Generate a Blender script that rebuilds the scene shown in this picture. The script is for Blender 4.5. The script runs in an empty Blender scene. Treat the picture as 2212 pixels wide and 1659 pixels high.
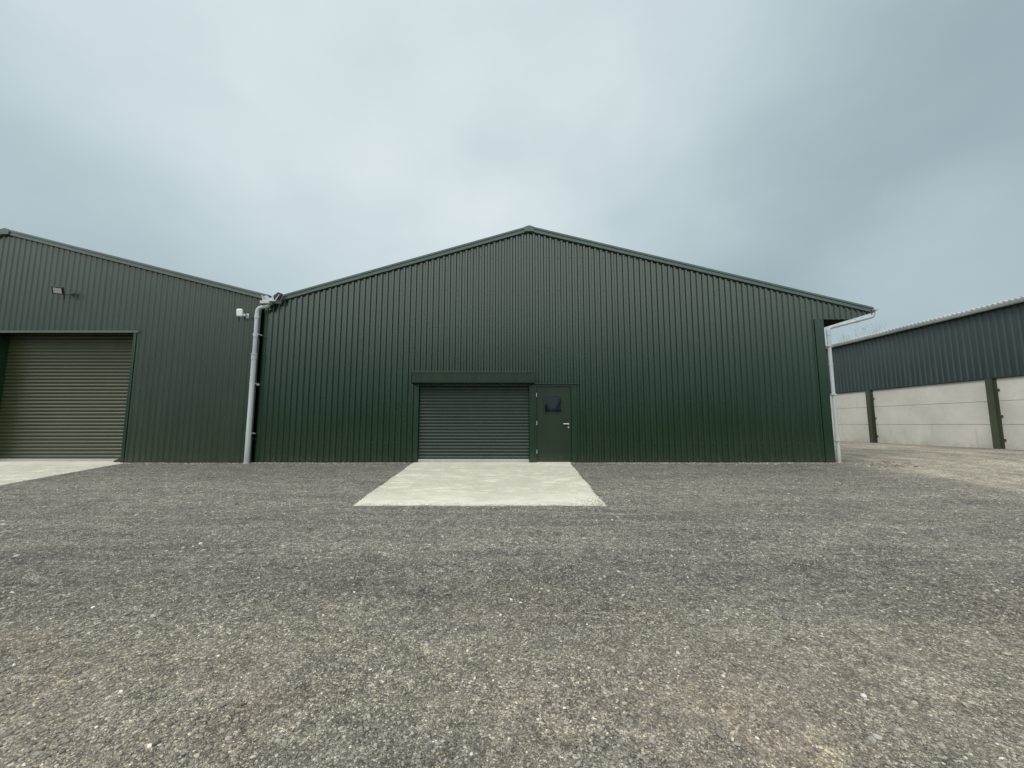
import bpy, bmesh, math, random
import numpy as np
from mathutils import Vector, Matrix
random.seed(4); rng=np.random.default_rng(7)
scene=bpy.context.scene
scene.view_settings.view_transform='Standard'
scene.view_settings.look='None'
scene.view_settings.exposure=0
COL=scene.collection

# ------------------------------------------------------------ node helpers
def newmat(name):
    m=bpy.data.materials.new(name); m.use_nodes=True
    nt=m.node_tree; nt.nodes.clear()
    o=nt.nodes.new('ShaderNodeOutputMaterial'); b=nt.nodes.new('ShaderNodeBsdfPrincipled')
    nt.links.new(b.outputs[0],o.inputs[0])
    return m,nt,b
def N(nt,t,**k):
    n=nt.nodes.new(t)
    for a,v in k.items(): setattr(n,a,v)
    return n
def coord(nt,scale=(1,1,1)):
    tc=N(nt,'ShaderNodeTexCoord'); mp=N(nt,'ShaderNodeMapping')
    mp.inputs['Scale'].default_value=scale
    nt.links.new(tc.outputs['Object'],mp.inputs[0]); return mp.outputs[0]
def noise(nt,vec,scale,detail=4,rough=.55):
    n=N(nt,'ShaderNodeTexNoise'); n.inputs['Scale'].default_value=scale
    n.inputs['Detail'].default_value=detail; n.inputs['Roughness'].default_value=rough
    nt.links.new(vec,n.inputs['Vector']); return n.outputs['Fac']
def ramp(nt,fac,stops):
    r=N(nt,'ShaderNodeValToRGB'); e=r.color_ramp.elements
    while len(e)<len(stops): e.new(.5)
    for i,(p,c) in enumerate(stops):
        e[i].position=p; e[i].color=(c,c,c,1) if isinstance(c,(int,float)) else (*c,1)
    nt.links.new(fac,r.inputs[0]); return r.outputs[0]
def mix(nt,fac,a,b,mode='MIX'):
    m=N(nt,'ShaderNodeMix',data_type='RGBA',blend_type=mode)
    for s,i in ((fac,0),(a,6),(b,7)):
        if hasattr(s,'links'): nt.links.new(s,m.inputs[i])
        elif i==0: m.inputs[0].default_value=s
        else: m.inputs[i].default_value=(*s,1) if len(s)==3 else s
    return m.outputs[2]
def math_(nt,op,a,b=None,c=None,clamp=False):
    m=N(nt,'ShaderNodeMath',operation=op); m.use_clamp=clamp
    for i,s in enumerate((a,b,c)):
        if s is None: continue
        if hasattr(s,'links'): nt.links.new(s,m.inputs[i])
        else: m.inputs[i].default_value=s
    return m.outputs[0]
def mrange(nt,v,a,b,c=0,d=1,smooth=True):
    m=N(nt,'ShaderNodeMapRange'); m.interpolation_type='SMOOTHSTEP' if smooth else 'LINEAR'
    nt.links.new(v,m.inputs[0])
    for i,x in enumerate((a,b,c,d)): m.inputs[i+1].default_value=x
    return m.outputs[0]
def bump(nt,b,h,strength,dist):
    n=N(nt,'ShaderNodeBump'); n.inputs['Strength'].default_value=strength; n.inputs['Distance'].default_value=dist
    nt.links.new(h,n.inputs['Height']); nt.links.new(n.outputs[0],b.inputs['Normal'])

def paint(name,col,rough=.35,var=.25,dirt=(.09,.08,.065),dirt_h=.35,spec=.5,streak=.25,metal=0,bumpd=.12,coat=0):
    m,nt,b=newmat(name)
    v=coord(nt); vs=coord(nt,(6,6,.35))
    n1=noise(nt,v,.55,3); n2=noise(nt,vs,1.5,5)
    lo=tuple(c*(1-var) for c in col); hi=tuple(c*(1+var) for c in col)
    c1=mix(nt,ramp(nt,n1,[(.3,0.),(.7,1.)]),lo,hi)
    c2=mix(nt,math_(nt,'MULTIPLY',ramp(nt,n2,[(.48,0.),(.75,1.)]),streak),c1,tuple(min(1,c*1.6+.02) for c in col))
    sp=N(nt,'ShaderNodeSeparateXYZ'); nt.links.new(v,sp.inputs[0])
    dm=mrange(nt,sp.outputs[2],dirt_h,0.0)
    dm=math_(nt,'MULTIPLY',dm,ramp(nt,noise(nt,v,5,5,.7),[(.35,0.),(.75,.5)]))
    c3=mix(nt,dm,c2,dirt)
    nt.links.new(c3,b.inputs['Base Color'])
    r=math_(nt,'MULTIPLY_ADD',n2,.18,rough-.09)
    nt.links.new(r,b.inputs['Roughness'])
    b.inputs['Specular IOR Level'].default_value=spec
    b.inputs['Metallic'].default_value=metal
    if coat: b.inputs['Coat Weight'].default_value=coat; b.inputs['Coat Roughness'].default_value=.16
    bump(nt,b,noise(nt,v,2.2,2),bumpd,.02)
    return m

M_main=paint('green_box_profile_steel',(.0038,.0250,.0068),.26,.12,spec=.6,streak=.08,coat=.65)
M_mainflat=paint('green_flashing_steel',(.005,.025,.009),.30,.12,streak=.1,coat=.3)
M_barge=paint('grey_green_flashing',(.062,.098,.088),.34,.1)
M_doorleaf=paint('door_paint',(.009,.023,.009),.34,.08,streak=.05)
M_shut=paint('green_shutter_laths',(.013,.030,.017),.32,.10,streak=.1)
M_house=paint('green_shutter_box',(.005,.022,.008),.28,.1,streak=.08)
M_left=paint('olive_grey_box_profile_steel',(.019,.034,.018),.34,.10,streak=.10,coat=.25)
M_leftbarge=paint('olive_grey_flashing',(.07,.10,.085),.4,.1)
M_leftshut=paint('olive_shutter_laths',(.037,.045,.019),.36,.10,streak=.12)
M_barnclad=paint('slate_blue_box_profile_steel',(.038,.055,.058),.40,.12,coat=.3)
M_post=paint('olive_painted_steel',(.060,.072,.044),.5,.2)
M_galv=paint('galvanised_steel',(.44,.47,.48),.4,.2,dirt=(.2,.19,.16),dirt_h=.6,metal=.1,streak=.35)
M_plastic=paint('pale_grey_plastic_pipe',(.40,.43,.445),.38,.15,dirt=(.25,.23,.2),dirt_h=.6)
M_white=paint('white_plastic',(.78,.79,.79),.4,.05)
M_black=paint('black_casing',(.012,.013,.014),.4,.1,streak=.05)
M_alu=paint('aluminium_rail',(.42,.44,.43),.35,.1,dirt_h=.02,metal=.3)
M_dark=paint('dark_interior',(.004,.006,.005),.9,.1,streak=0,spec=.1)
M_roof=paint('fibre_cement_roof',(.42,.43,.43),.85,.2,streak=.1)
M_steelhandle=paint('brushed_steel',(.7,.7,.7),.25,.05,metal=.8)
M_screw=paint('screw_cap',(.05,.09,.07),.35,.1)
m,nt,b=newmat('dark_glass'); b.inputs['Base Color'].default_value=(.006,.009,.010,1); b.inputs['Roughness'].default_value=.03; b.inputs['Specular IOR Level'].default_value=1.0; M_glass=m
m,nt,b=newmat('lamp_glass'); b.inputs['Base Color'].default_value=(.42,.44,.43,1); b.inputs['Roughness'].default_value=.15; M_lampglass=m

def concrete(name,col,stain,smear=False):
    m,nt,b=newmat(name); v=coord(nt)
    n1=noise(nt,v,.9,5,.6); n2=noise(nt,v,9,6,.65); n3=noise(nt,v,60,3,.6)
    c=mix(nt,ramp(nt,n1,[(.35,0.),(.68,1.)]),col,tuple(x*.84 for x in col))
    c=mix(nt,ramp(nt,n2,[(.52,0.),(.72,.5)]),c,stain)
    c=mix(nt,ramp(nt,n3,[(.3,.12),(.6,0.)]),c,(.15,.14,.12))
    sp=N(nt,'ShaderNodeSeparateXYZ'); nt.links.new(v,sp.inputs[0])
    if smear:
        vt=coord(nt,(1.5,3.4,1)); 
        t=noise(nt,vt,1.5,6,.72)
        msk=math_(nt,'MULTIPLY',mrange(nt,sp.outputs[1],7.0,8.0),mrange(nt,sp.outputs[1],11.1,10.2))
        c=mix(nt,math_(nt,'MULTIPLY',msk,ramp(nt,t,[(.44,0.),(.48,.75),(.52,.1),(.57,.75),(.66,.2)])),c,(.33,.305,.25))
        c=mix(nt,ramp(nt,noise(nt,coord(nt,(1,2,1)),2.6,6,.7),[(.48,0.),(.62,.55)]),c,(.42,.375,.29))
        w=noise(nt,coord(nt,(2.5,2.5,1)),4,5,.8)
        e=mrange(nt,sp.outputs[1],7.15,6.8)
        c=mix(nt,math_(nt,'MULTIPLY',e,ramp(nt,w,[(.53,0.),(.60,.6)])),c,(.26,.24,.21))
    else:
        lowd=mrange(nt,sp.outputs[2],.75,.1)
        c=mix(nt,math_(nt,'MULTIPLY',lowd,ramp(nt,noise(nt,v,3,5,.7),[(.4,.05),(.7,.5)])),c,(.22,.20,.15))
        st=noise(nt,coord(nt,(3,3,.5)),1.6,5,.7)
        c=mix(nt,ramp(nt,st,[(.6,0.),(.72,.35)]),c,(.32,.31,.27))
    nt.links.new(c,b.inputs['Base Color']); b.inputs['Roughness'].default_value=.88
    bump(nt,b,math_(nt,'ADD',n2,n3),.35,.01)
    return m
M_pad=concrete('pale_concrete',(.65,.615,.52),(.54,.505,.42),True)
M_precast=concrete('precast_concrete',(.70,.68,.62),(.58,.56,.50))

# ------------------------------------------------------------ mesh helpers
def link(o,parent=None):
    COL.objects.link(o)
    if parent is not None:
        o.parent=parent
        w=Vector((0,0,0)); p=parent
        while p is not None:
            w+=p.location; p=p.parent
        o.location=-w
    return o
class MB:
    def __init__(s): s.v=[]; s.f=[]; s.mi=[]; s.mats=[]; s.smooth=[]
    def mat(s,m):
        if m not in s.mats: s.mats.append(m)
        return s.mats.index(m)
    def add(s,vs,fs,m,smooth=False):
        o=len(s.v); i=s.mat(m); s.v+= [tuple(q) for q in vs]
        for f in fs: s.f.append([o+k for k in f]); s.mi.append(i); s.smooth.append(smooth)
    def box(s,x0,x1,y0,y1,z0,z1,m,M=None,bev=0.0):
        if bev>0:
            bm=bmesh.new(); bmesh.ops.create_cube(bm,size=1)
            for v in bm.verts:
                v.co=Vector(((x0+x1)/2+v.co.x*(x1-x0),(y0+y1)/2+v.co.y*(y1-y0),(z0+z1)/2+v.co.z*(z1-z0)))
            bmesh.ops.bevel(bm,geom=list(bm.edges),offset=bev,segments=2,affect='EDGES',profile=.5)
            bm.verts.ensure_lookup_table()
            vs=[v.co.copy() for v in bm.verts]; fs=[[v.index for v in f.verts] for f in bm.faces]; bm.free()
        else:
            vs=[Vector(p) for p in ((x0,y0,z0),(x1,y0,z0),(x1,y1,z0),(x0,y1,z0),(x0,y0,z1),(x1,y0,z1),(x1,y1,z1),(x0,y1,z1))]
            fs=[(0,3,2,1),(4,5,6,7),(0,1,5,4),(1,2,6,5),(2,3,7,6),(3,0,4,7)]
        if M is not None: vs=[M@v for v in vs]
        s.add(vs,fs,m)
    def prism(s,poly,y0,y1,m,axis='y'):
        n=len(poly)
        if axis=='y': vs=[(p[0],y0,p[1]) for p in poly]+[(p[0],y1,p[1]) for p in poly]
        else: vs=[(y0,p[0],p[1]) for p in poly]+[(y1,p[0],p[1]) for p in poly]
        fs=[list(range(n)),list(range(2*n-1,n-1,-1))]+[(i,(i+1)%n+0,(i+1)%n+n,i+n) for i in range(n)]
        s.add(vs,fs,m)
    def tube(s,pts,r,m,seg=16,caps=True):
        pts=[Vector(p) for p in pts]; rings=[]
        prev=None
        for i,p in enumerate(pts):
            t=((pts[i+1]-p) if i==0 else (p-pts[i-1]) if i==len(pts)-1 else ((pts[i+1]-p).normalized()+(p-pts[i-1]).normalized())).normalized()
            if prev is None:
                a=Vector((0,1,0)) if abs(t.y)<.9 else Vector((1,0,0)); u=t.cross(a).normalized()
            else: u=(prev-t*prev.dot(t)).normalized()
            prev=u; w=t.cross(u)
            rr=r[i] if isinstance(r,(list,tuple)) else r
            rings.append([p+u*math.cos(2*math.pi*k/seg)*rr+w*math.sin(2*math.pi*k/seg)*rr for k in range(seg)])
        vs=[v for R in rings for v in R]
        fs=[(i*seg+k,i*seg+(k+1)%seg,(i+1)*seg+(k+1)%seg,(i+1)*seg+k) for i in range(len(rings)-1) for k in range(seg)]
        s.add(vs,fs,m,True)
        if caps: s.add(rings[0],[list(range(seg))],m); s.add(rings[-1],[list(range(seg-1,-1,-1))],m)
    def obj(s,name,parent=None,fix=True):
        me=bpy.data.meshes.new(name); me.from_pydata(s.v,[],s.f)
        for mt in s.mats: me.materials.append(mt)
        me.polygons.foreach_set('material_index',s.mi); me.polygons.foreach_set('use_smooth',s.smooth)
        me.update()
        if fix:
            bm=bmesh.new(); bm.from_mesh(me); bmesh.ops.recalc_face_normals(bm,faces=bm.faces); bm.to_mesh(me); bm.free()
        return link(bpy.data.objects.new(name,me),parent)
def empty(name,loc,label,cat,group=None):
    e=bpy.data.objects.new(name,None); e.empty_display_size=.3; e.location=loc; COL.objects.link(e)
    e["label"]=label; e["category"]=cat
    if group: e["group"]=group
    return e
def smooth_path(pts,rad=.12,n=6):
    pts=[Vector(p) for p in pts]; out=[pts[0]]
    for a,b,c in zip(pts,pts[1:],pts[2:]):
        d1=(a-b); d2=(c-b); r=min(rad,d1.length*.45,d2.length*.45)
        p0=b+d1.normalized()*r; p1=b+d2.normalized()*r
        for i in range(n+1):
            t=i/n; out.append((1-t)**2*p0+2*t*(1-t)*b+t*t*p1)
    out.append(pts[-1]); return out

def cladding(mb,a,b,plane,bot,top,m,breaks=(),pitch=.2,depth=.032,axis='x',out=-1,phase=0,rows=(),screw=None,
             prof=((0,0),(.38,0),(.52,1),(.86,1),(1.0,0))):
    """box profile sheet; runs along axis, ribs stand out by depth*out from plane"""
    def h(x):
        t=((x-phase)/pitch)%1.0
        for (t0,h0),(t1,h1) in zip(prof,prof[1:]):
            if t0<=t<=t1: return h0+(h1-h0)*(t-t0)/(t1-t0)
        return 0
    xs=set([a,b]+[q for q in breaks if a<q<b])
    k0=int(math.floor((a-phase)/pitch))-1; k1=int(math.ceil((b-phase)/pitch))+1
    for k in range(k0,k1):
        for t,_ in prof[:-1]:
            x=phase+(k+t)*pitch
            if a<x<b: xs.add(round(x,5))
    xs=sorted(xs); xs=[x for i,x in enumerate(xs) if i==0 or x-xs[i-1]>1e-4]
    lap={}
    def P(x,z,hh,k=0): 
        j=lap.setdefault(k,random.uniform(-.003,.003))
        y=plane+out*(depth*hh+j)
        return (x,y,z) if axis=='x' else (y,x,z)
    for x0,x1 in zip(xs,xs[1:]):
        xm=(x0+x1)/2; k=int((xm-phase)//(pitch*6))
        b0,b1=bot(x0+1e-5),bot(x1-1e-5)
        t0,t1=top(x0),top(x1)
        mb.add([P(x0,b0,h(x0+1e-6),k),P(x1,b1,h(x1-1e-6),k),P(x1,t1,h(x1-1e-6),k),P(x0,t0,h(x0+1e-6),k)],[(0,1,2,3)],m)
    if rows:
        for k in range(k0,k1):
            if k%2: continue
            x=phase+(k+.20)*pitch
            if not(a+.05<x<b-.05): continue
            for z in rows:
                z=z+random.uniform(-.015,.015)
                if bot(x)+.05<z<top(x)-.25:
                    r=.013; c=P(x,z,0)
                    yo=out*.009
                    vs=[(c[0]+r*math.cos(q*math.pi/3),c[1],c[2]+r*math.sin(q*math.pi/3)) for q in range(6)]
                    vs+=[(c[0]+r*.6*math.cos(q*math.pi/3),c[1]+yo,c[2]+r*.6*math.sin(q*math.pi/3)) for q in range(6)]
                    mb.add(vs,[(q,(q+1)%6,(q+1)%6+6,q+6) for q in range(6)]+[[6,7,8,9,10,11]],screw)

def curtain(mb,x0,x1,y,z0,z1,pitch,depth,m):
    n=int(round((z1-z0)/pitch)); p=(z1-z0)/n
    pts=[]
    for i in range(n):
        for t,d in ((0,0),(.16,0),(.24,.6),(.38,.95),(.6,1),(.8,.75),(.95,.3)):
            pts.append((z0+(i+t)*p,y-d*depth))
    pts.append((z1,y))
    vs=[]; fs=[]
    for z,yy in pts: vs+=[(x0,yy,z),(x1,yy,z)]
    for i in range(len(pts)-1): fs.append((2*i,2*i+1,2*i+3,2*i+2))
    mb.add(vs,fs,m)

WY=11.0
# ============================================================ MAIN BUILDING
RX,RZ=.51,6.95; LX,LZ=-6.88,4.78; EX,EZ=10.52,4.46
def roof_main(x):
    return RZ+(LZ-RZ)*(x-RX)/(LX-RX) if x<RX else RZ+(EZ-RZ)*(x-RX)/(EX-RX)
bld=empty('warehouse',(0.9,WY,0),'dark green corrugated steel gable warehouse with roller shutter and side door','warehouse')
mb=MB()
def bot(x):
    if -2.80<x<1.80: return 2.2
    if x>9.90: return 4.12+(x-9.90)*(.19/.62)
    if x>9.02: return 4.12
    return -.03
cladding(mb,-7.27,10.46,WY,bot,lambda x: roof_main(max(x,LX))-.10,M_main,
   breaks=(-2.80,1.80,9.02,9.90,RX,LX),phase=.03,pitch=.1667,depth=.034,rows=(.55,1.75,2.95,3.9,5.0,6.0),screw=M_screw)
cladding(mb,WY+.03,WY+25,9.02,lambda x:-.03,lambda x:4.5,M_main,axis='y',out=1)
cladding(mb,WY+.03,WY+25,-7.27,lambda x:-.03,lambda x:4.5,M_main,axis='y',out=-1)
mb.prism([(-7.27,0),(9.02,0),(9.02,4.5),(RX,6.8),(-7.27,4.5)],WY+25,WY+25.05,M_main)
mb.obj('wall',bld,fix=False)
mb=MB()
mb.box(8.80,9.035,WY-.062,WY-.047,-.02,4.115,M_mainflat); mb.box(9.036,9.06,WY-.062,WY+.2,-.02,4.115,M_mainflat)
mb.obj('corner_flashing',bld)
mb=MB()
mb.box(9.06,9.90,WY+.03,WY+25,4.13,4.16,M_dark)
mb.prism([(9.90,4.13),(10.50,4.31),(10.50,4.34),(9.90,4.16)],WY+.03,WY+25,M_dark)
mb.obj('soffit',bld)
mb=MB()
th=.07
mb.prism([(LX,LZ-.01),(RX,RZ-.01),(EX,EZ-.01),(EX,EZ-.01-th),(RX,RZ-.01-th),(LX,LZ-.01-th)],WY+.06,WY+25.2,M_barge)
mb.obj('roof',bld)
mb=MB()
def barge(mb,p0,p1,y,m,hi=.055,lo=.155):
    mb.prism([p0,p1,(p1[0],p1[1]-hi),(p0[0],p0[1]-hi)],y-.105,y+.055,m)
    mb.prism([(p0[0],p0[1]-hi-.001),(p1[0],p1[1]-hi-.001),(p1[0],p1[1]-lo),(p0[0],p0[1]-lo)],y-.085,y+.03,m)
barge(mb,(LX,LZ),(RX-.001,RZ),WY,M_barge); barge(mb,(RX+.001,RZ),(EX,EZ),WY,M_barge)
mb.prism([(RX-.14,RZ-.035),(RX,RZ+.012),(RX+.14,RZ-.03),(RX+.14,RZ-.175),(RX-.14,RZ-.175)],WY-.112,WY-.106,M_barge)
mb.obj('barge_flashing',bld)
mb=MB()
GX=10.54
R=.065; gp=[(GX+R*math.cos(a),4.39+R*math.sin(a)) for a in [math.pi+i*math.pi/10 for i in range(11)]]
gi=[(GX+(R-.012)*math.cos(a),4.39+(R-.012)*math.sin(a)) for a in [math.pi+i*math.pi/10 for i in range(11)]][::-1]
mb.prism(gp+gi,WY-.16,WY+25,M_plastic); mb.prism(gp,WY-.175,WY-.16,M_plastic)
mb.obj('gutter',bld)
mb=MB()
path=smooth_path([(GX,WY-.05,4.35),(GX,WY-.05,4.20),(9.90,WY-.06,4.03),(9.16,WY-.07,3.84),(9.16,WY-.07,-.02)],.11)
mb.tube(path,.046,M_plastic)
for z in (3.62,2.75): mb.tube([(9.16,WY-.07,z),(9.16,WY-.07,z+.07)],.054,M_plastic)
for z in (3.3,1.9,.6): mb.box(9.07,9.215,WY-.124,WY+.02,z,z+.03,M_galv)
mb.tube([(10.0,WY-.06,4.055),(10.08,WY-.06,4.075)],.054,M_plastic)
mb.obj('downpipe',bld)
# shutter
mb=MB(); curtain(mb,-2.66,.49,WY+.06,.09,2.25,.09,.024,M_shut)
sh=mb.obj('roller_shutter',bld,fix=False)
mb=MB()
mb.box(-2.82,.62,WY-.31,WY-.045,2.225,2.56,M_house,bev=.012)
mb.box(-2.833,-2.822,WY-.318,WY-.045,2.215,2.568,M_mainflat); mb.box(.622,.633,WY-.318,WY-.045,2.215,2.568,M_mainflat)
mb.box(-2.82,.62,WY-.322,WY-.312,2.50,2.515,M_house)
mb.obj('shutter_housing',sh)
for xa,xb in ((-2.80,-2.66),(.49,.63)):
    mb=MB(); mb.box(xa,xb,WY-.045,WY+.03,-.01,2.21,M_mainflat,bev=.006)
    xi=xb if xa<0 else xa
    mb.box(xi-.012,xi+.012,WY+.031,WY+.1,0,2.21,M_dark); mb.obj('guide_rail',sh)
mb=MB(); mb.box(-2.655,.485,WY+.012,WY+.07,.01,.092,M_alu,bev=.006); mb.obj('bottom_rail',sh)
# personnel door
mb=MB(); mb.box(.705,1.685,WY-.012,WY+.03,.02,2.14,M_doorleaf,bev=.004)
dr=mb.obj('door',bld)
mb=MB()
mb.box(.632,.70,WY-.040,WY+.05,-.01,2.20,M_mainflat,bev=.004); mb.box(1.69,1.80,WY-.046,WY+.05,-.01,2.20,M_mainflat,bev=.004)
mb.box(.70,1.69,WY-.038,WY+.05,2.145,2.20,M_mainflat); mb.box(.645,1.92,WY-.095,WY-.028,2.205,2.235,M_mainflat)
mb.box(.70,1.69,WY-.03,WY+.04,-.02,.018,M_alu)
mb.obj('door_frame',dr)
mb=MB(); mb.box(.94,1.40,WY-.016,WY-.0125,1.42,1.87,M_glass); wn=mb.obj('window',dr)
mb=MB()
for a in ((.915,1.425,1.87,1.895),(.915,1.425,1.395,1.42),(.915,.94,1.42,1.87),(1.40,1.425,1.42,1.87)):
    mb.box(a[0],a[1],WY-.028,WY-.0125,a[2],a[3],M_mainflat)
mb.obj('window_frame',wn)
mb=MB()
mb.tube([(1.60,WY-.013,1.08),(1.60,WY-.022,1.08)],.030,M_steelhandle)
mb.tube(smooth_path([(1.60,WY-.02,1.08),(1.60,WY-.07,1.08),(1.45,WY-.07,1.08)],.02,4),.014,M_steelhandle,10)
mb.tube([(1.60,WY-.013,.985),(1.60,WY-.024,.985)],.028,M_steelhandle)
mb.obj('handle',dr)
for z in (.25,1.05,1.85):
    mb=MB(); mb.tube([(.702,WY-.05,z),(.702,WY-.05,z+.11)],.013,M_steelhandle,10); mb.obj('hinge',dr)

# valley gutter + left downpipe
vg=empty('valley_gutter',(-6.98,WY-.2,4.6),'grey metal gutter outlet between two roofs feeding a pale downpipe','gutter')
mb=MB()
mb.prism([(-7.20,4.76),(-7.15,4.60),(-6.80,4.58),(-6.68,4.78),(-6.70,4.78),(-6.81,4.60),(-7.14,4.62),(-7.18,4.76)],WY-.28,WY+.3,M_galv)
mb.prism([(-7.20,4.76),(-7.15,4.60),(-6.80,4.58),(-6.68,4.78),(-6.80,4.82),(-7.0,4.70),(-7.1,4.78)],WY-.19,WY-.18,M_galv)
mb.box(-7.22,-6.95,WY-.30,WY-.13,4.51,4.595,M_plastic,bev=.01)
mb.obj('gutter_channel',vg)
mb=MB(); mb.prism([(-6.86,4.64),(-6.70,4.64),(-6.63,4.82),(-6.75,4.86),(-6.88,4.76)],WY-.24,WY-.2,M_black); mb.obj('end_flashing',vg)
mb=MB()
px=-7.335; py=WY-.20
mb.tube(smooth_path([(-7.02,py,4.58),(-7.03,py,4.46),(px,py,4.40),(px,py,2.95)],.12),.054,M_plastic)
mb.tube([(px,py,3.0),(px,py,-.05)],.066,M_galv)
for z,h,r in ((4.10,.09,.066),(3.55,.06,.064),(3.03,.05,.076),(2.9,.12,.073)): mb.tube([(px,py,z),(px,py,z+h)],r,M_plastic)
for z in (3.62,2.2,.8): mb.box(px-.08,px+.08,py-.01,WY-.03,z,z+.035,M_galv)
mb.obj('downpipe',vg)

# ============================================================ LEFT BUILDING
LY=10.95; LRX,LRZ=-15.02,6.84; LEX,LEZ=-7.06,4.81; LWX=-23.0
lb=empty('warehouse',(-15,LY,0),'olive green corrugated steel gable warehouse with large roller shutter','warehouse')
def roof_l(x): return LRZ-(LRZ-LEZ)*abs(x-LRX)/(LEX-LRX)
mb=MB()
cladding(mb,LWX,-7.30,LY,lambda x: 3.74 if -15.02<x<-10.95 else -.03,lambda x: roof_l(x)-.10,M_left,breaks=(-15.02,-10.95,LRX),phase=.07,pitch=.1667,depth=.022,
   rows=(.55,1.75,2.95,3.9,5.0,6.0),screw=M_screw,prof=((0,0),(.36,0),(.54,1),(.82,1),(1,0)))
cladding(mb,LY+.02,LY+25,LWX,lambda x:-.03,lambda x:4.6,M_left,axis='y',out=-1)
mb.prism([(LWX,0),(-7.3,0),(-7.3,4.6),(LRX,6.7),(LWX,4.6)],LY+25,LY+25.05,M_left)
mb.obj('wall',lb,fix=False)
mb=MB(); X2=2*LRX-LEX
mb.prism([(X2,LEZ-.01),(LRX,LRZ-.01),(LEX,LEZ-.01),(LEX,LEZ-.08),(LRX,LRZ-.08),(X2,LEZ-.08)],LY+.06,LY+25.2,M_leftbarge); mb.obj('roof',lb)
mb=MB(); barge(mb,(X2,LEZ),(LRX-.001,LRZ),LY,M_leftbarge); barge(mb,(LRX+.001,LRZ),(LEX,LEZ),LY,M_leftbarge)
mb.prism([(LRX-.14,LRZ-.03),(LRX,LRZ+.012),(LRX+.14,LRZ-.03),(LRX+.14,LRZ-.175),(LRX-.14,LRZ-.175)],LY-.112,LY-.106,M_leftbarge)
mb.obj('barge_flashing',lb)
mb=MB(); curtain(mb,-15.0,-10.92,LY+.36,.08,3.82,.105,.028,M_leftshut); sh=mb.obj('roller_shutter',lb,fix=False)
mb=MB(); mb.box(-14.99,-10.93,LY+.29,LY+.355,.005,.082,M_alu,bev=.005); mb.obj('bottom_rail',sh)
for xa,xb in ((-15.10,-15.01),(-10.945,-10.86)):
    mb=MB(); mb.box(xa,xb,LY-.036,LY+.45,-.02,3.70,M_mainflat); mb.obj('door_jamb',lb)
mb=MB(); mb.box(-15.2,-10.80,LY-.055,LY-.0,3.705,3.765,M_leftbarge); mb.box(-15.0,-10.95,LY+.0,LY+.28,3.735,3.76,M_dark); mb.obj('door_head_flashing',lb)
mb=MB(); mb.prism([(-11.28,.0),(-10.98,.0),(-10.98,.09),(-11.05,.12),(-11.2,.07)],LY+.08,LY+.24,M_black)
o=mb.obj('rubber_door_stop'); o["label"]='black rubber stop at foot of olive shutter'; o["category"]='door stop'

# ============================================================ RIGHT BARN
BX=16.6; Y0,Y1=6.6,36.5
rb=empty('barn',(BX,18,.2),'long barn, slate blue cladding over cream concrete panels','barn')
mb=MB()
cladding(mb,Y0,Y1,BX,lambda x:2.68,lambda x:5.10,M_barnclad,axis='y',out=-1,depth=.035,pitch=.2)
mb.box(BX-.045,BX+.02,Y0,Y1,2.645,2.679,M_barnclad)
mb.obj('cladding',rb,fix=False)
posts=[8.65+4.55*i for i in range(6)]
mb=MB(); zc=[-.1,1.06,1.86,2.64]
edges=[Y0]+posts+[Y1]
for ya,yb in zip(edges,edges[1:]):
    for za,zb in zip(zc,zc[1:]): mb.box(BX+.02,BX+.16,ya+.012,yb-.012,za+.005,zb-.005,M_precast,bev=.008)
mb.box(BX+.17,BX+.18,Y0,Y1,-.1,2.7,M_dark)
mb.obj('concrete_panel_wall',rb)
for y in posts:
    mb=MB()
    mb.box(BX-.17,BX-.155,y-.09,y+.09,-.1,2.64,M_post); mb.box(BX-.155,BX+.005,y-.006,y+.006,-.1,2.64,M_post); mb.box(BX+.005,BX+.019,y-.09,y+.09,-.1,2.64,M_post)
    for z in (.5,1.3,2.2):
        mb.box(BX-.005,BX+.015,y-.15,y-.092,z,z+.08,M_post)
    mb.obj('post',rb)
mb=MB()
mb.prism([(BX-.22,5.13),(BX+7,6.28),(BX+14,5.13),(BX+14,5.07),(BX+7,6.22),(BX-.22,5.07)],Y0-.1,Y1+.1,M_roof)
for i in range(int((Y1-Y0)/.15)):
    y=Y0+i*.15; mb.tube([(BX-.235,y,5.125),(BX+.3,y,5.215)],.035,M_roof,6)
mb.obj('roof',rb)
mb=MB()
gp=[(BX-.19+.07*math.cos(a),5.045+.07*math.sin(a)) for a in [math.pi+i*math.pi/8 for i in range(9)]]
mb.prism(gp,Y0,Y1,M_galv); mb.obj('gutter',rb)
mb=MB(); mb.box(BX+.1,BX+13.9,Y1-.1,Y1,0,5.0,M_barnclad); mb.box(BX+13.8,BX+13.9,Y0,Y1-.11,0,5.0,M_barnclad); mb.obj('rear_wall',rb)

# ============================================================ FITTINGS
fl=empty('floodlight',(-12.95,LY-.05,4.86),'black floodlight with pale lens on wall bracket of olive warehouse','floodlight')
Mx=Matrix.Translation((-13.0,LY-.28,4.88))@Matrix.Rotation(math.radians(30),4,'Z')@Matrix.Rotation(math.radians(28),4,'X')
mb=MB(); mb.box(-.115,.115,-.02,.04,-.11,.11,M_black,Mx,bev=.012)
for i in range(7): mb.box(-.10+i*.031,-.092+i*.031,.041,.07,-.08,.08,M_black,Mx)
mb.obj('lamp_housing',fl)
mb=MB(); mb.box(-.082,.082,-.026,-.021,-.076,.076,M_lampglass,Mx); mb.obj('lens',fl)
mb=MB(); mb.tube([(-12.98,LY-.23,4.84),(-12.88,LY-.14,4.79),(-12.84,LY-.04,4.86)],.012,M_black,8); mb.box(-12.90,-12.78,LY-.045,LY-.030,4.80,4.90,M_black,bev=.004); mb.obj('bracket',fl)
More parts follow.
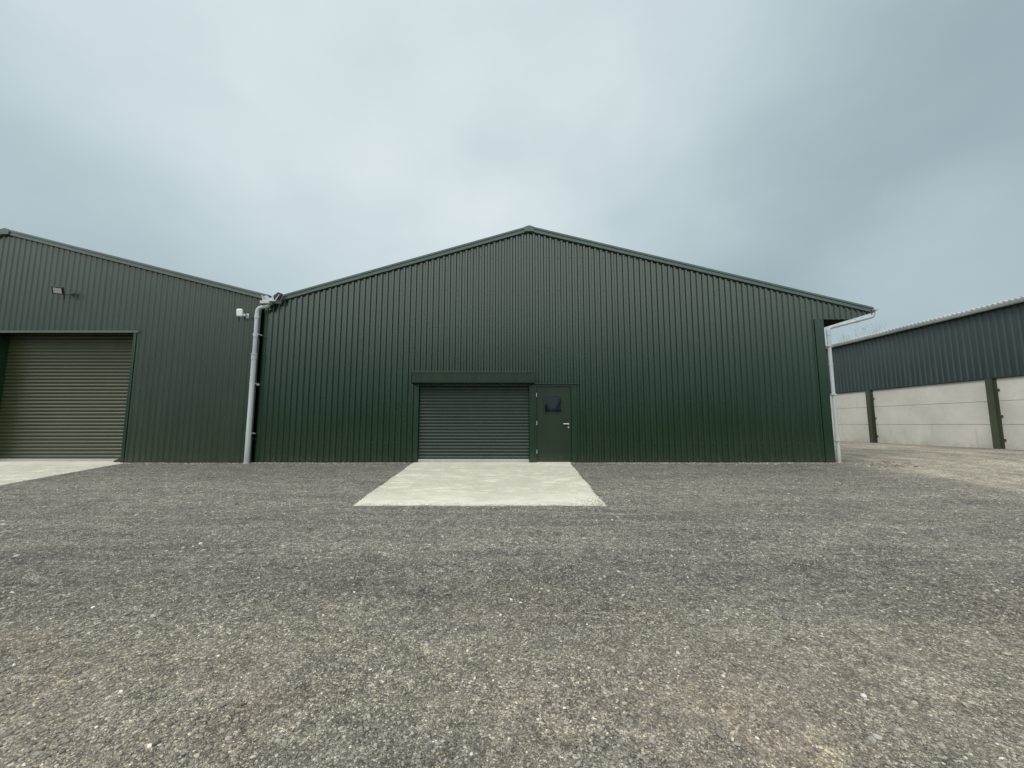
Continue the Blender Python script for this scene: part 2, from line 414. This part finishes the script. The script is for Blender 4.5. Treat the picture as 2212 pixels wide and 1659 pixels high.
sc=empty('wall_antenna',(-7.72,LY-.05,4.24),'white rounded antenna box on grey wall bracket','antenna')
Mx=Matrix.Translation((-7.80,LY-.20,4.25))@Matrix.Rotation(math.radians(14),4,'Z')@Matrix.Rotation(math.radians(8),4,'X')
mb=MB(); mb.box(-.08,.08,-.045,.035,-.11,.11,M_white,Mx,bev=.035); mb.obj('cover',sc)
mb=MB(); mb.box(-7.72,-7.66,LY-.18,LY-.06,4.16,4.23,M_galv,bev=.012); mb.tube([(-7.79,LY-.17,4.22),(-7.68,LY-.10,4.20)],.018,M_galv,10); mb.box(-7.72,-7.64,LY-.048,LY-.032,4.13,4.27,M_galv); mb.obj('bracket',sc)

# ============================================================ GROUND
PADS=[(-2.76,1.62,6.85,11.3),(-15.15,-10.80,6.85,11.3)]
def sst(a,b,x):
    t=np.clip((x-a)/(b-a),0,1); return t*t*(3-2*t)
def gbase(x,y):
    z=np.interp(y,[-60,0,3,6.85,9.5,11,12],[-.7,-.60,-.52,-.335,-.12,0,.0])
    z=z+.24*sst(9.6,16,x)*sst(5,12,y)
    return z
def gheight(x,y):
    x=np.asarray(x,float); y=np.asarray(y,float)
    z=gbase(x,y)
    near=np.clip(1-np.hypot(x,y-5)/60,0,1)
    n=(.012*np.sin(1.7*x+.6*np.sin(1.3*y))+.011*np.sin(2.3*y+1.1*np.sin(.9*x)+1)+.006*np.sin(5.1*x+2.3*y)+.005*np.sin(7.3*y-3.9*x+2)
       +.003*np.sin(13.1*x+5*np.sin(3*y))+.003*np.sin(15.7*y+4*np.sin(2.7*x)))
    wall=1-.7*sst(10.2,10.95,y)
    n=n*near*wall
    for (a,b,c,d) in PADS:
        dx=np.maximum(np.maximum(a-x,x-b),0); dy=np.maximum(np.maximum(c-y,y-d),0)
        dd=np.hypot(dx,dy); inn=np.minimum(np.minimum(x-a,b-x),y-c)
        n=n*(1-.9*(1-sst(.0,.6,dd)))
        z=z-.05*sst(.0,.12,inn)
    return z+n
def axisvals(f0,f1,step,far,grow=1.25):
    c=list(np.arange(f0,f1+1e-6,step)); s=step; a=f0; L=[]
    while a>-far: s*=grow; a-=s; L.append(a)
    s=step; b=c[-1]; Rr=[]
    while b<far: s*=grow; b+=s; Rr.append(b)
    return np.array(L[::-1]+c+Rr)
gx=axisvals(-16,18,.09,900); gy=axisvals(0.5,13,.07,900)
XX,YY=np.meshgrid(gx,gy); ZZ=gheight(XX,YY)
nx,ny=len(gx),len(gy)
co=np.stack([XX.ravel(),YY.ravel(),ZZ.ravel()],1).astype(np.float32)
ii=(np.arange(ny-1)[:,None]*nx+np.arange(nx-1)[None,:]).ravel()
fa=np.stack([ii,ii+1,ii+nx+1,ii+nx],1).astype(np.int32)
def npmesh(name,co,fa,smooth):
    me=bpy.data.meshes.new(name); k=fa.shape[1]
    me.vertices.add(len(co)); me.vertices.foreach_set('co',co.ravel())
    me.loops.add(fa.size); me.loops.foreach_set('vertex_index',fa.ravel())
    me.polygons.add(len(fa)); me.polygons.foreach_set('loop_start',np.arange(0,fa.size,k,dtype=np.int32))
    me.polygons.foreach_set('loop_total',np.full(len(fa),k,np.int32))
    me.update(calc_edges=True); me.validate()
    me.polygons.foreach_set('use_smooth',np.full(len(me.polygons),smooth))
    return me
me=npmesh('ground',co,fa,True)
ground=bpy.data.objects.new('ground',me); COL.objects.link(ground); ground["kind"]="structure"

m,nt,b=newmat('crushed_stone_ground'); v=coord(nt)
sp=N(nt,'ShaderNodeSeparateXYZ'); nt.links.new(v,sp.inputs[0]); gX,gY=sp.outputs[0],sp.outputs[1]
big=noise(nt,v,.45,5,.6); med=noise(nt,coord(nt,(.4,2.1,1)),1.3,6,.65); fine=noise(nt,v,14,6,.7); vf=noise(nt,v,70,4,.7)
grey=(.270,.248,.212); dgrey=(.172,.158,.140); tan=(.262,.232,.182); sand=(.52,.44,.29)
c=mix(nt,ramp(nt,med,[(.32,0.),(.66,1.)]),dgrey,grey)
wy=math_(nt,'MULTIPLY_ADD',math_(nt,'SUBTRACT',big,.5),3.2,gY)
wy=math_(nt,'MULTIPLY_ADD',math_(nt,'SUBTRACT',noise(nt,v,2.2,6,.75),.5),2.2,wy)
bd_=math_(nt,'MULTIPLY',mrange(nt,wy,2.7,3.9),mrange(nt,wy,5.3,4.0))
c=mix(nt,math_(nt,'MULTIPLY',bd_,.5),c,(.122,.112,.101))
bd2=math_(nt,'MULTIPLY',mrange(nt,wy,5.4,5.9),mrange(nt,wy,6.9,6.2))
c=mix(nt,math_(nt,'MULTIPLY',bd2,.3),c,(.130,.120,.108))
tk=noise(nt,coord(nt,(.12,2.6,1)),1.7,5,.6)
tkm=math_(nt,'MULTIPLY',ramp(nt,tk,[(.50,0.),(.57,.5),(.62,.1),(.68,.4)]),mrange(nt,gY,3.4,5.0))
c=mix(nt,tkm,c,(.32,.292,.244))
tm=mrange(nt,wy,4.3,2.2)
tm=math_(nt,'MULTIPLY',tm,ramp(nt,med,[(.3,.45),(.6,1.)]))
c=mix(nt,tm,c,tan)
sn=noise(nt,coord(nt,(1,1.5,1)),2.3,6,.65)
sm=ramp(nt,sn,[(.62,0.),(.72,.6)])
sm=math_(nt,'MULTIPLY',sm,mrange(nt,gY,4.2,2.8)); c=mix(nt,sm,c,sand)
sb=math_(nt,'MULTIPLY',ramp(nt,big,[(.44,0.),(.62,.6)]),mrange(nt,gY,4.8,2.4)); c=mix(nt,sb,c,(.245,.198,.145))
wm=math_(nt,'MULTIPLY',mrange(nt,gY,7.6,10.4),mrange(nt,gX,10.5,8.5)); c=mix(nt,math_(nt,'MULTIPLY',wm,.6),c,(.155,.138,.126))
wx=math_(nt,'MULTIPLY_ADD',math_(nt,'SUBTRACT',big,.5),5,gX); 
tr=math_(nt,'MULTIPLY',mrange(nt,wx,8.4,10.6),mrange(nt,math_(nt,'MULTIPLY_ADD',math_(nt,'SUBTRACT',med,.5),5,gY),6.4,8.8))
c=mix(nt,math_(nt,'MULTIPLY',tr,.9),c,mix(nt,ramp(nt,noise(nt,coord(nt,(1.6,.4,1)),1.4,5,.6),[(.38,0.),(.6,1.)]),(.25,.225,.185),(.41,.37,.295)))
ms=math_(nt,'MULTIPLY',mrange(nt,gX,15.6,16.4),ramp(nt,noise(nt,v,2.5,5,.7),[(.4,0.),(.6,.6)])); c=mix(nt,ms,c,(.09,.095,.055))
ln=N(nt,'ShaderNodeVectorMath',operation='LENGTH'); nt.links.new(v,ln.inputs[0])
fm=mrange(nt,ln.outputs[1],45,60)
c=mix(nt,fm,c,(.06,.085,.03))
def vor(scale,rand=1.0):
    n=N(nt,'ShaderNodeTexVoronoi'); n.inputs['Scale'].default_value=scale; n.inputs['Randomness'].default_value=rand
    nt.links.new(v,n.inputs['Vector']); return n
comp=math_(nt,'SUBTRACT',1.0,math_(nt,'MULTIPLY',math_(nt,'MAXIMUM',tr,math_(nt,'MULTIPLY',tm,ramp(nt,noise(nt,v,1.1,4),[(.4,.1),(.6,1.)]))),.38))
v0=vor(42); v1=vor(75); v2=vor(160)
for vv,amt in ((v0,.30),(v1,.65),(v2,.65)):
    s=N(nt,'ShaderNodeSeparateColor'); nt.links.new(vv.outputs['Color'],s.inputs[0])
    br=ramp(nt,s.outputs[0],[(0,.36),(.5,.82),(.85,1.34),(.97,2.5)])
    c=mix(nt,math_(nt,'MULTIPLY',comp,amt),c,mix(nt,1.0,c,br,'MULTIPLY'))
mid=noise(nt,v,4.5,6,.75)
c=mix(nt,1.0,c,ramp(nt,mid,[(.3,.74),(.7,1.26)]),'MULTIPLY')
c=mix(nt,comp,c,mix(nt,1.0,c,ramp(nt,fine,[(.3,.52),(.7,1.48)]),'MULTIPLY'))
c=mix(nt,1.0,c,ramp(nt,vf,[(.3,.70),(.7,1.30)]),'MULTIPLY')
nt.links.new(c,b.inputs['Base Color']); b.inputs['Roughness'].default_value=.92; b.inputs['Specular IOR Level'].default_value=.2
hh=math_(nt,'SUBTRACT',math_(nt,'MULTIPLY',fine,1.6),math_(nt,'MULTIPLY',v1.outputs['Distance'],.9))
hh=math_(nt,'SUBTRACT',hh,math_(nt,'MULTIPLY',v2.outputs['Distance'],.5))
hh=math_(nt,'MULTIPLY',hh,comp)
bump(nt,b,hh,.9,.017)
me.materials.append(m)

for i,(a,bb,c0,d) in enumerate(PADS):
    xs=np.linspace(a,bb,60); ys=np.linspace(c0,d,50); vs=[]; fs=[]
    def top(x,y): return float(np.interp(y,[6.85,9.5,11,12],[-.335,-.12,0,.0]))+.008
    for jy,y in enumerate(ys):
        for jx,x in enumerate(xs):
            yy=y; xx=x
            if jy==0: yy+=.012*math.sin(3.1*x)+.008*math.sin(11*x)+random.uniform(-.006,.006)
            if jx in(0,59): xx+=.010*math.sin(4.7*y)+random.uniform(-.006,.006)
            vs.append((xx,yy,top(x,y)))
    w=60
    for jy in range(49):
        for jx in range(59): fs.append((jy*w+jx,jy*w+jx+1,(jy+1)*w+jx+1,(jy+1)*w+jx))
    loop=[k for k in range(60)]+[jy*w+59 for jy in range(1,50)]+[49*w+k for k in range(58,-1,-1)]+[jy*w for jy in range(48,0,-1)]
    base=len(vs)
    for k in loop: vs.append((vs[k][0],vs[k][1],vs[k][2]-.12))
    for q in range(len(loop)):
        r=(q+1)%len(loop); fs.append((loop[q],base+q,base+r,loop[r]))
    mb=MB(); mb.add(vs,fs,M_pad); o=mb.obj('pavement'); o["kind"]="structure"

# ------------------------------------------------------------ loose stones
t=(1+5**.5)/2
ico=np.array([(-1,t,0),(1,t,0),(-1,-t,0),(1,-t,0),(0,-1,t),(0,1,t),(0,-1,-t),(0,1,-t),(t,0,-1),(t,0,1),(-t,0,-1),(-t,0,1)],float); ico/=np.linalg.norm(ico[0])
icf=np.array([(0,11,5),(0,5,1),(0,1,7),(0,7,10),(0,10,11),(1,5,9),(5,11,4),(11,10,2),(10,7,6),(7,1,8),(3,9,4),(3,4,2),(3,2,6),(3,6,8),(3,8,9),(4,9,5),(2,4,11),(6,2,10),(8,6,7),(9,8,1)],np.int32)
def inpad(x,y,mrg=0):
    r=np.zeros(len(x),bool)
    for (a,bq,c0,d) in PADS: r|=(x>a-mrg)&(x<bq+mrg)&(y>c0-mrg)&(y<d)
    return r
P=[]
n=100000; u=rng.random(n); D=1.5*(9.6/1.5)**(u**.88); X=rng.uniform(-1.6,1.6,n)*D
r=.0041*np.exp(rng.normal(0,.45,n))*(1+.10*D)
P.append(np.stack([X,D,r],1))
n=500; D=rng.uniform(1.6,6,n); P.append(np.stack([rng.uniform(-1.5,1.5,n)*D,D,rng.uniform(.009,.017,n)],1))
n=5200; P.append(np.stack([rng.uniform(-16,9.6,n),WY-.07-np.abs(rng.normal(0,.10,n)),rng.uniform(.008,.022,n)],1))
n=9000; P.append(np.stack([rng.uniform(-15,17,n),rng.uniform(5,11,n),rng.uniform(.006,.014,n)],1))
n=400; P.append(np.stack([rng.uniform(9.2,16.3,n),rng.uniform(8,14,n),rng.uniform(.008,.02,n)],1))
n=160; P.append(np.stack([rng.normal(10.0,.45,n),rng.normal(10.7,.3,n),rng.uniform(.015,.04,n)],1))
P=np.concatenate(P)
px_,py_=P[:,0],P[:,1]
dens=.5+.5*np.sin(1.1*px_+1.7*np.sin(.9*py_)+.8*np.sin(2.7*py_))*np.sin(2.6*py_+1.3*np.sin(.8*px_)+.6*np.sin(2.1*px_))
keep=.35+.65*dens**1.3
keep=np.where((px_>9.6)&(py_>7),keep*.35,keep)
k=~inpad(px_,py_,.0)&~((py_>WY-.08)&(px_<9.3))&((rng.random(len(P))<keep)|((py_>10.3)&(px_<11))); P=P[k]
S=[]
for (a,bq,c0,d) in PADS:
    n=160; S.append(np.stack([rng.uniform(a,bq,n),c0+np.abs(rng.normal(0,.07,n)),rng.uniform(.004,.009,n)],1))
    n=190; S.append(np.stack([bq-np.abs(rng.normal(0,.22,n)),c0+np.abs(rng.normal(0,.3,n)),rng.uniform(.005,.010,n)],1))
    n=60; S.append(np.stack([bq-np.abs(rng.normal(0,.04,n)),rng.uniform(c0,c0+3,n),rng.uniform(.005,.010,n)],1))
    n=60; S.append(np.stack([a+np.abs(rng.normal(0,.04,n)),rng.uniform(c0,c0+3,n),rng.uniform(.005,.010,n)],1))
S=np.concatenate(S)
zP=gheight(P[:,0],P[:,1]); zS=np.interp(S[:,1],[6.85,9.5,11,12],[-.335,-.12,0,0])+.008
A=np.concatenate([P,S]); Z=np.concatenate([zP,zS]); n=len(A)
sc3=rng.uniform(.65,1.35,(n,3)); sc3[:,2]*=.62
jit=1+rng.normal(0,.16,(n,12,1))
V=ico[None]*jit*sc3[:,None,:]*A[:,2][:,None,None]
az=rng.uniform(0,2*np.pi,n); tl=rng.normal(0,.3,n)
ct,st=np.cos(tl)[:,None],np.sin(tl)[:,None]; y=V[:,:,1]*ct-V[:,:,2]*st; z=V[:,:,1]*st+V[:,:,2]*ct; V[:,:,1]=y; V[:,:,2]=z
ca,sa=np.cos(az)[:,None],np.sin(az)[:,None]; x=V[:,:,0]*ca-V[:,:,1]*sa; y=V[:,:,0]*sa+V[:,:,1]*ca; V[:,:,0]=x; V[:,:,1]=y
V[:,:,0]+=A[:,0][:,None]; V[:,:,1]+=A[:,1][:,None]; V[:,:,2]+=(Z+A[:,2]*.2)[:,None]
F=(icf[None]+(np.arange(n)*12)[:,None,None]).reshape(-1,3).astype(np.int32)
me=npmesh('gravel',V.reshape(-1,3).astype(np.float32),F,False)
pal=np.array([(.225,.206,.178),(.285,.262,.226),(.155,.142,.127),(.345,.318,.27),(.25,.218,.168),(.47,.44,.38),(.39,.335,.24),(.62,.60,.54)])
ch=rng.choice(8,n,p=[.24,.22,.17,.14,.13,.055,.03,.015]); cc=pal[ch]*rng.uniform(.75,1.15,(n,1))
ca4=np.ones((n,12,4)); ca4[:,:,:3]=cc[:,None,:]
at=me.color_attributes.new('stone_colour','FLOAT_COLOR','POINT'); at.data.foreach_set('color',ca4.ravel().astype(np.float32))
g=bpy.data.objects.new('gravel',me); COL.objects.link(g); g["kind"]="stuff"; g["label"]='loose grey and tan crushed stones scattered over the yard'; g["category"]='gravel'
m,nt,b=newmat('crushed_stones'); a=N(nt,'ShaderNodeAttribute',attribute_name='stone_colour')
c=mix(nt,1.0,a.outputs['Color'],ramp(nt,noise(nt,coord(nt),120,3),[(.3,.75),(.7,1.2)]),'MULTIPLY')
nt.links.new(c,b.inputs['Base Color']); b.inputs['Roughness'].default_value=.85; b.inputs['Specular IOR Level'].default_value=.25
me.materials.append(m)

# ============================================================ TREES
M_bark=paint('grey_green_bark',(.30,.32,.27),.9,.2)
def tree(x,y,h,rad,seed,label):
    rr=random.Random(seed); e=empty('bare_tree',(x,y,0),label,'tree')
    mt=MB(); mt.tube([(x,y,-.2),(x+.05,y,h*.25),(x-.05,y+.1,h*.5)],[.22,.17,.12],M_bark,8); mt.obj('trunk',e)
    mc=MB()
    def br(p,d,L,r,dep):
        q=p+d*L*.5+Vector((rr.uniform(-1,1),rr.uniform(-1,1),rr.uniform(-.3,.6)))*L*.06; e2=p+d*L
        mc.tube([p,q,e2],[r,r*.8,r*.55],M_bark,4 if dep>1 else 6,False)
        if dep>=6: return
        for i in range(4 if dep<4 else 3):
            nd=(d+Vector((rr.gauss(0,.42),rr.gauss(0,.42),rr.gauss(.12,.28)))).normalized()
            br(e2 if i<2 else q,nd,L*rr.uniform(.62,.85),max(r*.5,.007),dep+1)
    for i in range(4):
        a=i*1.6+rr.random(); br(Vector((x-.03,y+.08,h*(.28+.045*i))),Vector((math.cos(a)*.6,math.sin(a)*.6,.8)).normalized(),h*.18,.06,1)
    mc.obj('crown',e)
tree(33.3,40,11.7,3,3,'leafless pale twiggy tree rising behind the blue barn')

M_hedge=paint('bare_hedge_twigs',(.035,.034,.024),.9,.3,streak=0)
n=24000; hx=rng.uniform(-60,60,n); hh_=2.6+1.1*np.sin(hx*.31)+.9*np.sin(hx*.83+1)+.5*np.sin(hx*2.1)
hz=-.7+rng.random(n)**.8*hh_*1.25; hy=-26+rng.normal(0,.9,n)
dirs=rng.normal(0,.45,(n,3)); dirs[:,2]+=.9; dirs/=np.linalg.norm(dirs,axis=1)[:,None]
L=rng.uniform(.5,1.3,n)[:,None]; wv=np.stack([rng.uniform(.02,.09,n),rng.normal(0,.02,n),np.zeros(n)],1)
p0=np.stack([hx,hy,hz],1); V=np.stack([p0-wv,p0+wv,p0+dirs*L],1).reshape(-1,3)
me=npmesh('hedge',V.astype(np.float32),np.arange(3*n,dtype=np.int32).reshape(-1,3),False); me.materials.append(M_hedge)
h=bpy.data.objects.new('hedge',me); COL.objects.link(h); h["kind"]="stuff"; h["label"]='dark leafless field hedge facing the warehouse'; h["category"]='hedge'

# ============================================================ WORLD, SUN, CAMERA
w=bpy.data.worlds.new('World'); scene.world=w; w.use_nodes=True; nt=w.node_tree; nt.nodes.clear()
out=N(nt,'ShaderNodeOutputWorld'); tc=N(nt,'ShaderNodeTexCoord'); d=tc.outputs['Generated']
sky=N(nt,'ShaderNodeTexSky'); sky.sky_type='NISHITA'; sky.sun_disc=False; sky.sun_elevation=math.radians(52); sky.sun_rotation=math.radians(242)
bg1=N(nt,'ShaderNodeBackground'); nt.links.new(sky.outputs[0],bg1.inputs[0]); bg1.inputs[1].default_value=.08
mp=N(nt,'ShaderNodeMapping'); mp.inputs['Scale'].default_value=(1,1,1.6); mp.inputs['Rotation'].default_value=(.2,.25,.3); mp.inputs['Location'].default_value=(3.1,1.7,.4); nt.links.new(d,mp.inputs[0])
n1=noise(nt,mp.outputs[0],1.25,3,.45)
n2=noise(nt,mp.outputs[0],3.8,4,.48)
nrm=N(nt,'ShaderNodeVectorMath',operation='NORMALIZE'); nt.links.new(d,nrm.inputs[0])
def dot(vec):
    dp=N(nt,'ShaderNodeVectorMath',operation='DOT_PRODUCT'); nt.links.new(nrm.outputs[0],dp.inputs[0]); dp.inputs[1].default_value=Vector(vec).normalized(); return dp.outputs['Value']
glow=mrange(nt,dot((-.16,.62,.78)),.36,1.05)
glow2=mrange(nt,dot((.80,.60,.10)),.93,1.0)
dk=mrange(nt,dot((.74,.60,.38)),.84,1.0)
f=math_(nt,'ADD',math_(nt,'MULTIPLY',glow,.76),math_(nt,'MULTIPLY_ADD',n1,.75,-.23))
f=math_(nt,'ADD',f,math_(nt,'MULTIPLY_ADD',n2,.32,-.145))
f=math_(nt,'MULTIPLY_ADD',dk,-.12,f)
f=math_(nt,'ADD',f,math_(nt,'MULTIPLY',glow2,.52),clamp=True)
cl=ramp(nt,f,[(0.,(.255,.34,.385)),(.35,(.375,.48,.525)),(.7,(.545,.655,.69)),(1.,(.73,.82,.845))])
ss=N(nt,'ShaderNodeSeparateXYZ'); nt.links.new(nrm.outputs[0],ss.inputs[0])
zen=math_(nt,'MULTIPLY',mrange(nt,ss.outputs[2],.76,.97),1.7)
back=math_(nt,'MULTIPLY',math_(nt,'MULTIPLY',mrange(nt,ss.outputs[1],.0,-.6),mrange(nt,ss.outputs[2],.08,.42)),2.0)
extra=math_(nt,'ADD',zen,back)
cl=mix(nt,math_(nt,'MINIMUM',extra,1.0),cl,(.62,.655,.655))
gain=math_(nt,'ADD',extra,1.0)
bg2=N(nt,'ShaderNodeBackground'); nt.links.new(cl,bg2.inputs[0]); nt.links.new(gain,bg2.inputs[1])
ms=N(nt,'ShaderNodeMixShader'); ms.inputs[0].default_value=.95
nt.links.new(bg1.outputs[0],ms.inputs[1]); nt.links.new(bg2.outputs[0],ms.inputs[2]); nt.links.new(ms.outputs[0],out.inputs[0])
sd=bpy.data.lights.new('sun','SUN'); sd.energy=1.35; sd.angle=math.radians(18); sd.color=(1,.95,.88)
so=bpy.data.objects.new('sun',sd); COL.objects.link(so); so.rotation_euler=(math.radians(38),0,math.radians(-62))

cam=bpy.data.cameras.new('camera'); cam.sensor_width=36; cam.lens=13.525; cam.clip_start=.05; cam.clip_end=3000
co_=bpy.data.objects.new('camera',cam); COL.objects.link(co_); co_.location=(0,0,1.066); co_.rotation_euler=(math.radians(96),0,0)
scene.camera=co_
